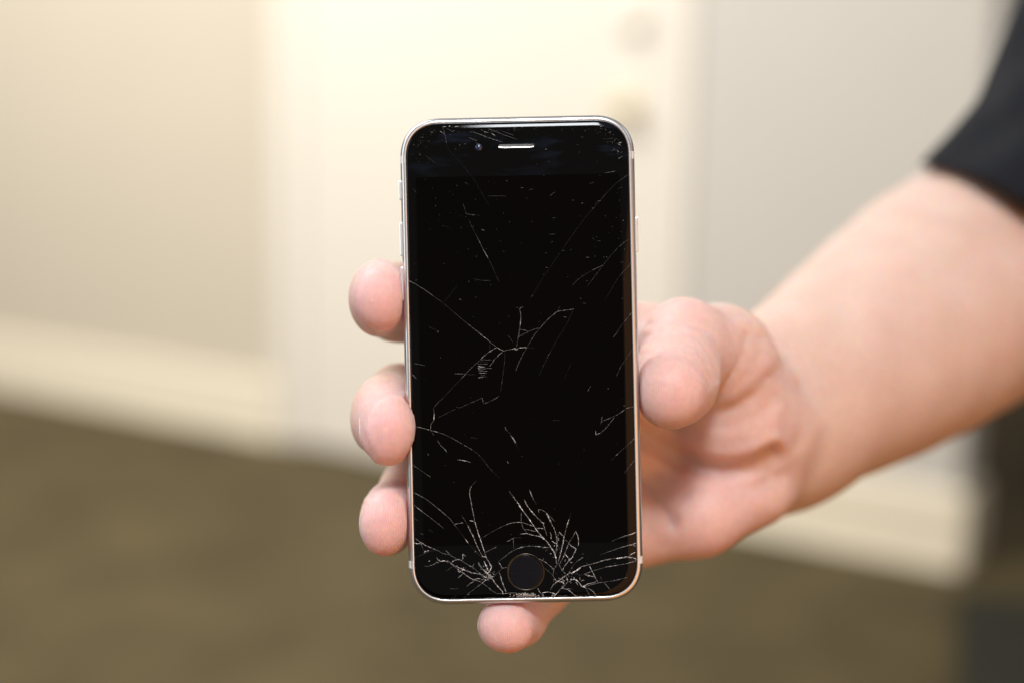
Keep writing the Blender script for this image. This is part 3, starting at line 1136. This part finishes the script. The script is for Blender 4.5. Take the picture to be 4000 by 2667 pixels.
def group_eval(prims, p, k):
    d = None
    for pr in prims:
        e = prim_eval(pr, p)
        d = e if d is None else smin(d, e, k)
    return d

def add_group(prims, k_in, k_out):
    los, his = zip(*[prim_box(pr) for pr in prims])
    m_ = max(k_in, k_out) + 4
    sl, p = region(np.min(los, 0) - m_, np.max(his, 0) + m_)
    F[sl] = smin(F[sl], group_eval(prims, p, k_in).astype(np.float32), k_out)

VX = np.array([0, 1, 0], dtype=np.float32)

# forearm and upper arm
A0 = [(1765, 965, -90, 28), (1850, 908, -106, 32), (1930, 858, -124, 36.5), (2010, 805, -144, 41), (2090, 750, -166, 45), (2170, 692, -190, 48.5), (2250, 640, -214, 50), (2330, 590, -242, 47)]
ARM = [('c', P(*a[:3]), P(*b_[:3]), a[3], b_[3]) for a, b_ in zip(A0[:-1], A0[1:])]
ARM.append(('c', P(1735, 856, -78), P(1805, 812, -97), 12.5, 17))
ARM.append(('c', P(2350, 570, -252), P(2640, 60, -310), 43, 42))
add_group(ARM, 9, 20)
# palm: four metacarpals, the two mounds, the web of the thumb
MCP = {'i': P(1310, 765, -50), 'm': P(1290, 905, -55), 'r': P(1305, 1065, -56), 'p': P(1385, 1215, -55)}
WR = P(1790, 965, -94)
PALM = [('c', WR, MCP['i'], 20, 11.5), ('c', WR, MCP['m'], 20, 12), ('c', WR + np.array([0, -5, 0]), MCP['r'], 19, 11.5),
        ('c', WR + np.array([0, -10, 2]), MCP['p'], 18, 10.5),
        ('c', MCP['i'], MCP['m'], 10.5, 11), ('c', MCP['m'], MCP['r'], 11, 10.5), ('c', MCP['r'], MCP['p'], 10.5, 10)]
add_group(PALM, 7, 18)
add_group([('c', P(1470, 1226, -58), P(1605, 1183, -57), 10.6, 12.4), ('c', P(1605, 1183, -57), P(1725, 1115, -67), 12.4, 14)], 6, 8)
add_group([('e', P(1692, 962, -57), (19.5, 16.5, 15.5))], 1, 6)
add_group([('c', P(1640, 800, -54), MCP['i'], 13.2, 11.5)], 1, 5)

FING = {
 'index':  dict(ch=[(MCP['i'], 11), (P(905, 693, -35), 9.4), (P(872, 685, -17), 8.6), (P(876, 684, -4.6), 7.9)], w=VX, s=0.80),
 'middle': dict(ch=[(MCP['m'], 11), (P(905, 930, -36), 9.6), (P(880, 950, -18), 9.0), (P(898, 986, -2.4), 8.2)], w=np.array([0.20, 0.98, 0], dtype=np.float32), s=0.78),
 'ring':   dict(ch=[(MCP['r'], 10.6), (P(938, 1132, -35), 8.7), (P(893, 1190, -17), 8.0), (P(886, 1199, -4.2), 7.5)], w=np.array([0.12, 0.99, 0], dtype=np.float32), s=0.78),
 'little': dict(ch=[(MCP['p'], 9.8), (P(1238, 1352, -34), 8.2), (P(1186, 1418, -19), 8.0), (P(1162, 1436, -5.6), 7.7)], w=np.array([0.9, -0.43, 0], dtype=np.float32), s=0.93),
}
def chain(fd):
    ch = fd['ch']
    return [('c', ch[i][0], ch[i + 1][0], ch[i][1], ch[i + 1][1], fd['w'], fd['s']) for i in range(len(ch) - 1)]
for nm in FING: add_group(chain(FING[nm]), 2.5, 4)

THUMB = dict(ch=[(P(1755, 985, -70), 18), (P(1662, 826, -50), 14.5), (P(1572, 796, -33), 12.9), (P(1552, 870, -17), 11.6), (P(1540, 896, -5.6), 10.3)], w=np.array([0, 1, 0], dtype=np.float32), s=0.91)
tc_ = chain(THUMB)
add_group(tc_[:2], 6, 4)
add_group(tc_[2:], 5, 3.5)

# flesh yields where the phone presses
def phone_sdf(p):
    x, y, z = p
    c, s = math.cos(-PH_ROT), math.sin(-PH_ROT)
    X = (x - PH_C[0]) * c - (y - PH_C[1]) * s
    Y = (x - PH_C[0]) * s + (y - PH_C[1]) * c
    qx, qy = np.abs(X) - (PW / 2 - PR), np.abs(Y) - (PHH / 2 - PR)
    d2 = np.sqrt(np.maximum(qx, 0) ** 2 + np.maximum(qy, 0) ** 2) + np.minimum(np.maximum(qx, qy), 0) - PR
    r = 2.2
    a, b = d2 + r, np.abs(z + 3.5) - 3.5 + r
    return np.minimum(np.maximum(a, b), 0) + np.sqrt(np.maximum(a, 0) ** 2 + np.maximum(b, 0) ** 2) - r
sl, p = region(np.array([-40, -85, -15]), np.array([45, 75, 12]))
F[sl] = -smin(-F[sl], (phone_sdf(p) - 0.12).astype(np.float32), 1.2)

def surface_nets(F):
    ins = F < 0
    nx, ny, nz = F.shape
    cnt = np.zeros((nx - 1, ny - 1, nz - 1), dtype=np.uint8)
    for i in (0, 1):
        for j in (0, 1):
            for k in (0, 1):
                cnt += ins[i:nx - 1 + i, j:ny - 1 + j, k:nz - 1 + k]
    act = np.argwhere((cnt > 0) & (cnt < 8))
    idx = np.full(cnt.shape, -1, dtype=np.int32)
    idx[act[:, 0], act[:, 1], act[:, 2]] = np.arange(len(act))
    I, J, Kk = act.T
    corners = [(0, 0, 0), (1, 0, 0), (0, 1, 0), (1, 1, 0), (0, 0, 1), (1, 0, 1), (0, 1, 1), (1, 1, 1)]
    val = np.stack([F[I + a, J + b, Kk + c] for a, b, c in corners], 1)
    pos = np.stack([np.stack([GX[I + a], GY[J + b], GZ[Kk + c]], 1) for a, b, c in corners], 1)
    acc = np.zeros((len(act), 3)); num = np.zeros(len(act))
    for e0 in range(8):
        for e1 in range(e0 + 1, 8):
            if bin(e0 ^ e1).count('1') != 1: continue
            m_ = (val[:, e0] < 0) != (val[:, e1] < 0)
            t = val[m_, e0] / (val[m_, e0] - val[m_, e1])
            acc[m_] += pos[m_, e0] + (pos[m_, e1] - pos[m_, e0]) * t[:, None]
            num[m_] += 1
    V = acc / num[:, None]
    quads = []
    for ax in range(3):
        a = [slice(1, -1)] * 3; b = [slice(1, -1)] * 3
        a[ax] = slice(0, -1); b[ax] = slice(1, None)
        A, B = ins[tuple(a)], ins[tuple(b)]
        e = np.argwhere(A != B)
        base = e + 1
        base[:, ax] = e[:, ax]
        o1, o2 = [(1, 2), (2, 0), (0, 1)][ax]
        def cell(d1, d2):
            c = base.copy(); c[:, o1] -= d1; c[:, o2] -= d2
            return idx[c[:, 0], c[:, 1], c[:, 2]]
        q = np.stack([cell(1, 1), cell(0, 1), cell(0, 0), cell(1, 0)], 1)
        flip = ~A[tuple(e.T)]
        q[flip] = q[flip][:, ::-1]
        quads.append(q)
    return V, np.concatenate(quads)

V, Q = surface_nets(F)
del F
good = (Q >= 0).all(1)
Q = Q[good]

def vert_normals(V, Q):
    fn = np.cross(V[Q[:, 2]] - V[Q[:, 0]], V[Q[:, 3]] - V[Q[:, 1]])
    n = np.zeros_like(V)
    for k in range(4): np.add.at(n, Q[:, k], fn)
    return n / (np.linalg.norm(n, axis=1, keepdims=True) + 1e-12)

def relax(V, Q, it, lam):
    for _ in range(it):
        s = np.zeros_like(V); c = np.zeros(len(V))
        for k in range(4):
            np.add.at(s, Q[:, k], V[Q[:, (k + 1) % 4]] + V[Q[:, (k + 3) % 4]])
            np.add.at(c, Q[:, k], 2)
        V = V + lam * (s / c[:, None] - V)
    return V
V = relax(V, Q, 2, 0.5)

# skin folds and palm lines: grooves pressed along curves
def project(V):
    k = S * D / (D - V[:, 2])
    return np.stack([1176 + V[:, 0] * k, 784 - V[:, 1] * k], 1)
CREASES = [
 (0.35, 0.9, -20, 6, [(925, 895), (880, 897), (850, 915), (836, 950), (830, 985), (838, 1015), (852, 1045)]),
 (0.3, 0.7, -20, 6, [(936, 1112), (885, 1114), (850, 1140)]),
  # depth mm, half width mm, min z, max z, points
 (2.3, 2.0, -90, -30, [(1450, 972), (1500, 1008), (1545, 1040), (1600, 1066), (1660, 1077), (1725, 1066), (1775, 1040)]),
 (1.0, 1.6, -90, -30, [(1460, 1012), (1510, 1042), (1560, 1070)]),
 (1.0, 1.8, -90, -30, [(1450, 1090), (1500, 1130), (1545, 1200)]),
 (0.95, 2.0, -80, -30, [(1608, 925), (1652, 890), (1690, 848), (1708, 815), (1716, 775)]),
 (0.75, 1.9, -80, -30, [(1640, 915), (1690, 888), (1724, 853), (1744, 815), (1748, 780)]),
 (0.5, 1.7, -80, -30, [(1665, 870), (1672, 820), (1668, 770)]),
 (0.7, 1.9, -80, -30, [(1630, 952), (1691, 933), (1732, 905), (1762, 868)]),
 (0.4, 1.8, -80, -30, [(1610, 985), (1680, 975), (1740, 950), (1775, 915)]),
 (0.8, 2.6, -110, -30, [(1796, 850), (1812, 905), (1816, 949), (1800, 1013), (1770, 1060), (1752, 1110)]),
 (0.5, 2.4, -110, -40, [(1836, 890), (1842, 949), (1829, 1013), (1800, 1069), (1780, 1140)]),
 (0.15, 0.7, -30, 6, [(1470, 812), (1505, 808), (1545, 812), (1592, 832), (1620, 868), (1626, 890)]),
 (0.35, 0.9, -30, 6, [(1466, 790), (1519, 777), (1562, 776), (1600, 793), (1626, 832), (1634, 875)]),
 (0.35, 0.7, -30, 6, [(1466, 777), (1520, 762), (1566, 760), (1610, 780), (1638, 822), (1646, 868)]),
 (0.3, 0.7, -30, 6, [(1480, 746), (1525, 738), (1575, 742), (1618, 764)]),
]
def poly_dist(pp, pts):
    pts = np.array(pts, dtype=float)
    best = np.full(len(pp), 1e9)
    for a, b in zip(pts[:-1], pts[1:]):
        d = b - a
        t = np.clip(((pp - a) @ d) / (d @ d), 0, 1)
        best = np.minimum(best, np.hypot(*(pp - a - t[:, None] * d).T))
    return best
Nn = vert_normals(V, Q)
pp = project(V)
disp = np.zeros(len(V))
for dep, hw, z0, z1, pts in CREASES:
    sel = (V[:, 2] > z0) & (V[:, 2] < z1) & (Nn[:, 2] > -0.1)
    ii = np.where(sel)[0]
    k = S * D / (D - V[ii, 2])
    dd = poly_dist(pp[ii], pts) / k
    disp[ii] -= dep * np.exp(-(dd / hw) ** 2)
    disp[ii] += dep * 0.35 * np.exp(-((dd - 2.4 * hw) / (1.1 * hw)) ** 2)
V = V + Nn * disp[:, None]
V = relax(V, Q, 1, 0.35)

# rosier pads on the finger tips and on the mounds of the palm
pink = np.zeros(len(V))
for nm, rad in (('index', 15), ('middle', 15), ('ring', 15), ('little', 14)):
    c = FING[nm]['ch'][-1][0]
    pink = np.maximum(pink, np.clip(1.35 - np.linalg.norm(V - c, axis=1) / rad, 0, 1))
c = THUMB['ch'][-1][0]
pink = np.maximum(pink, 0.8 * np.clip(1.35 - np.linalg.norm(V - c, axis=1) / 16, 0, 1))
for c, rad, a in ((P(1640, 1160, -47), 30, 0.5), (P(1690, 960, -42), 30, 0.35), (P(1570, 780, -18), 30, 0.4)):
    pink = np.maximum(pink, a * np.clip(1.5 - np.linalg.norm(V - c, axis=1) / rad, 0, 1))

person = empty('person', HANDMAT @ Matrix.Translation(Vector(P(1850, 905, -106)) / 1000))
tag(person, 'bare right hand and forearm in a black short sleeve, holding up the smartphone', 'person')
PO = P(1850, 905, -106).astype(float)
me = bpy.data.meshes.new('hand_and_forearm')
me.from_pydata(((V - PO) / 1000).tolist(), [], Q.tolist())
me.update()
me.polygons.foreach_set('use_smooth', [True] * len(me.polygons))
add_attr(me, pink, 'pink')
me.materials.append(M['skin'])
arm = bpy.data.objects.new('hand_and_forearm', me)
COL.objects.link(arm)
arm.parent = person

# fingernails: thin curved plates laid on the back of the last joint
def nail(prims, k_in, tip, axis, dorsal, width, length, over, rtip, sink=0.0):
    axis = axis / np.linalg.norm(axis)
    dorsal = dorsal - axis * (dorsal @ axis); dorsal /= np.linalg.norm(dorsal)
    side_ = np.cross(axis, dorsal)
    nu, nv = 15, 12
    top = []
    for j in range(nv):
        t = j / (nv - 1)
        row = []
        for i in range(nu):
            u = -1 + 2 * i / (nu - 1)
            ang = u * width
            # rounded free edge and root
            al = -length + (length + over) * t
            if t > 0.55: al -= (t - 0.55) / 0.45 * 2.2 * u * u
            if t < 0.3: al += (0.3 - t) / 0.3 * 1.6 * u * u
            dirv = dorsal * math.cos(ang) + side_ * math.sin(ang)
            base_ = tip + axis * min(al, 0.25 * rtip)
            r = 0.0
            # walk outwards to the skin
            lo, hi = 0.0, 18.0
            for _ in range(22):
                mid = (lo + hi) / 2
                q = base_ + dirv * mid
                d = float(group_eval(prims, (np.float64(q[0]), np.float64(q[1]), np.float64(q[2])), k_in))
                if d < 0.02: lo = mid
                else: hi = mid
            q = base_ + dirv * lo + axis * (al - min(al, 0.25 * rtip))
            row.append(q)
        top.append(row)
    v, f = [], []
    for lay in (0, 1):
        for j in range(nv):
            for i in range(nu):
                u = -1 + 2 * i / (nu - 1)
                ang = u * width
                dirv = dorsal * math.cos(ang) + side_ * math.sin(ang)
                v.append(top[j][i] + dirv * (0.05 - 0.45 * lay + sink * min(1.0, max(0.0, (0.97 - j / (nv - 1)) / 0.12))) - PO)
    nn_ = nu * nv
    for j in range(nv - 1):
        for i in range(nu - 1):
            a = j * nu + i
            f.append((a, a + 1, a + nu + 1, a + nu))
            f.append((nn_ + a + nu, nn_ + a + nu + 1, nn_ + a + 1, nn_ + a))
    for i in range(nu - 1):
        f.append((i + 1, i, nn_ + i, nn_ + i + 1))
        a = (nv - 1) * nu + i
        f.append((a, a + 1, nn_ + a + 1, nn_ + a))
    for j in range(nv - 1):
        a = j * nu
        f.append((a, a + nu, nn_ + a + nu, nn_ + a))
        a = j * nu + nu - 1
        f.append((a + nu, a, nn_ + a, nn_ + a + nu))
    o = mesh_obj('fingernail', v, f, M['nail'], arm, True)
    return fix_normals(o)

AX = np.array([0.0, 0.0, 1.0])
nail(chain(FING['index'])[1:], 2.5, FING['index']['ch'][-1][0].astype(float), np.array([0.1, 0, 1.0]), np.array([-1, 0.05, 0.0]), 0.75, 11, -1.5, 7.9, -0.3)
nail(chain(FING['middle'])[1:], 2.5, FING['middle']['ch'][-1][0].astype(float), np.array([0.1, -0.1, 1.0]), np.array([-0.96, -0.3, 0.0]), 0.6, 11, -2.6, 8, -0.3)
nail(chain(FING['ring'])[1:], 2.5, FING['ring']['ch'][-1][0].astype(float), np.array([0.0, -0.1, 1.0]), np.array([-0.95, -0.15, 0.0]), 0.7, 10, 1.6, 7.5)
nail(chain(FING['little'])[1:], 2.5, FING['little']['ch'][-1][0].astype(float), np.array([-0.1, -0.1, 1.0]), np.array([-0.85, -0.5, 0.0]), 0.7, 9, 1.8, 7.7)
nail(tc_[2:], 5, THUMB['ch'][-1][0].astype(float), np.array([0.0, -0.2, 1.0]), np.array([0.86, 0.51, 0.0]), 0.7, 9, 0.2, 9.9, -0.7)

# short sleeve
def sleeve():
    hem = [P(2116, 378, -212), P(2190, 388, -172), P(2285, 422, -150), P(2400, 505, -148), P(2500, 600, -195), P(2440, 560, -290), P(2320, 470, -318), P(2190, 400, -290)]
    left = [(2116, 378, -212), (2178, 316, -218), (2244, 230, -226), (2288, 132, -236), (2350, -20, -250), (2440, -240, -290), (2560, -480, -310)]
    hem = np.array(hem, dtype=float)
    nn_ = 72
    # closed Catmull-Rom through the hem points
    ring = []
    m_ = len(hem)
    for i in range(nn_):
        t = i / nn_ * m_
        k = int(t); u = t - k
        p0, p1, p2, p3 = hem[(k - 1) % m_], hem[k % m_], hem[(k + 1) % m_], hem[(k + 2) % m_]
        ring.append(0.5 * ((2 * p1) + (-p0 + p2) * u + (2 * p0 - 5 * p1 + 4 * p2 - p3) * u * u + (-p0 + 3 * p1 - 3 * p2 + p3) * u ** 3))
    ring = np.array(ring)
    Lp = np.array([P(*q) for q in left], dtype=float)
    nr = 46
    tt = np.linspace(0, len(Lp) - 1, nr)
    path = np.stack([np.interp(tt, np.arange(len(Lp)), Lp[:, k]) for k in range(3)], 1)
    path[1:-1] = (path[:-2] + path[1:-1] + path[2:]) / 3
    cen0 = ring.mean(0)
    v, f = [], []
    for j in range(nr):
        s = 1 + 0.28 * j / (nr - 1)
        off = ring - ring[0]
        pts = path[j] + off * s
        cen = pts.mean(0)
        for i in range(nn_):
            a = 2 * math.pi * i / nn_
            r = pts[i] - cen
            r /= np.linalg.norm(r)
            fold = 4.0 * math.sin(3 * a + 0.32 * j) * min(1, j / 9) + 2.6 * math.sin(5 * a - 0.22 * j + 1.3) * min(1, j / 14)
            fold *= 1 - 0.9 * math.exp(-(min(a, 2 * math.pi - a) / 0.55) ** 2)
            fold -= 6.0 * math.exp(-((j - 21) / 2.6) ** 2) * math.exp(-((a - 1.2) / 0.4) ** 2)
            v.append(pts[i] + r * (fold - PO * 0) - PO)
        if j:
            for i in range(nn_):
                k = (i + 1) % nn_
                f.append(((j - 1) * nn_ + i, (j - 1) * nn_ + k, j * nn_ + k, j * nn_ + i))
    f.append([(nr - 1) * nn_ + i for i in range(nn_)])
    o = mesh_obj('sleeve', v, f, M['shirt'], person, True)
    fix_normals(o)
    sd = o.modifiers.new('thickness', 'SOLIDIFY'); sd.thickness = 0.0016; sd.offset = 0
    return o
sl_o = sleeve()

# fair hair on the forearm
ii = np.where((V[:, 2] < -100) & (V[:, 2] > -230))[0]
Nn = vert_normals(V, Q)
ax = P(2250, 640, -212).astype(float) - P(1850, 905, -106); ax /= np.linalg.norm(ax)
pick = rng.choice(ii, 1500, replace=False)
hv, hf = [], []
for q in pick:
    n_ = Nn[q]
    if n_[1] < -0.35: continue
    dirv = -ax * rng.uniform(0.3, 0.9) + n_ * rng.uniform(0.35, 0.8) + rng.normal(0, 0.25, 3)
    dirv /= np.linalg.norm(dirv)
    L = rng.uniform(4, 10)
    sd_ = np.cross(dirv, n_); sd_ /= np.linalg.norm(sd_) + 1e-9
    p0 = V[q] - n_ * 0.2
    p1 = p0 + dirv * L * 0.5
    p2 = p0 + (dirv * 0.9 - n_ * 0.25) * L
    b0 = len(hv)
    for pt, w in ((p0, 0.05), (p1, 0.04)):
        hv.append(pt + sd_ * w - PO); hv.append(pt - sd_ * w - PO)
    hv.append(p2 - PO)
    hf += [(b0, b0 + 1, b0 + 3, b0 + 2), (b0 + 2, b0 + 3, b0 + 4)]
o = mesh_obj('arm_hair', hv, hf, M['hair'], arm)
tag(o, kind='stuff')
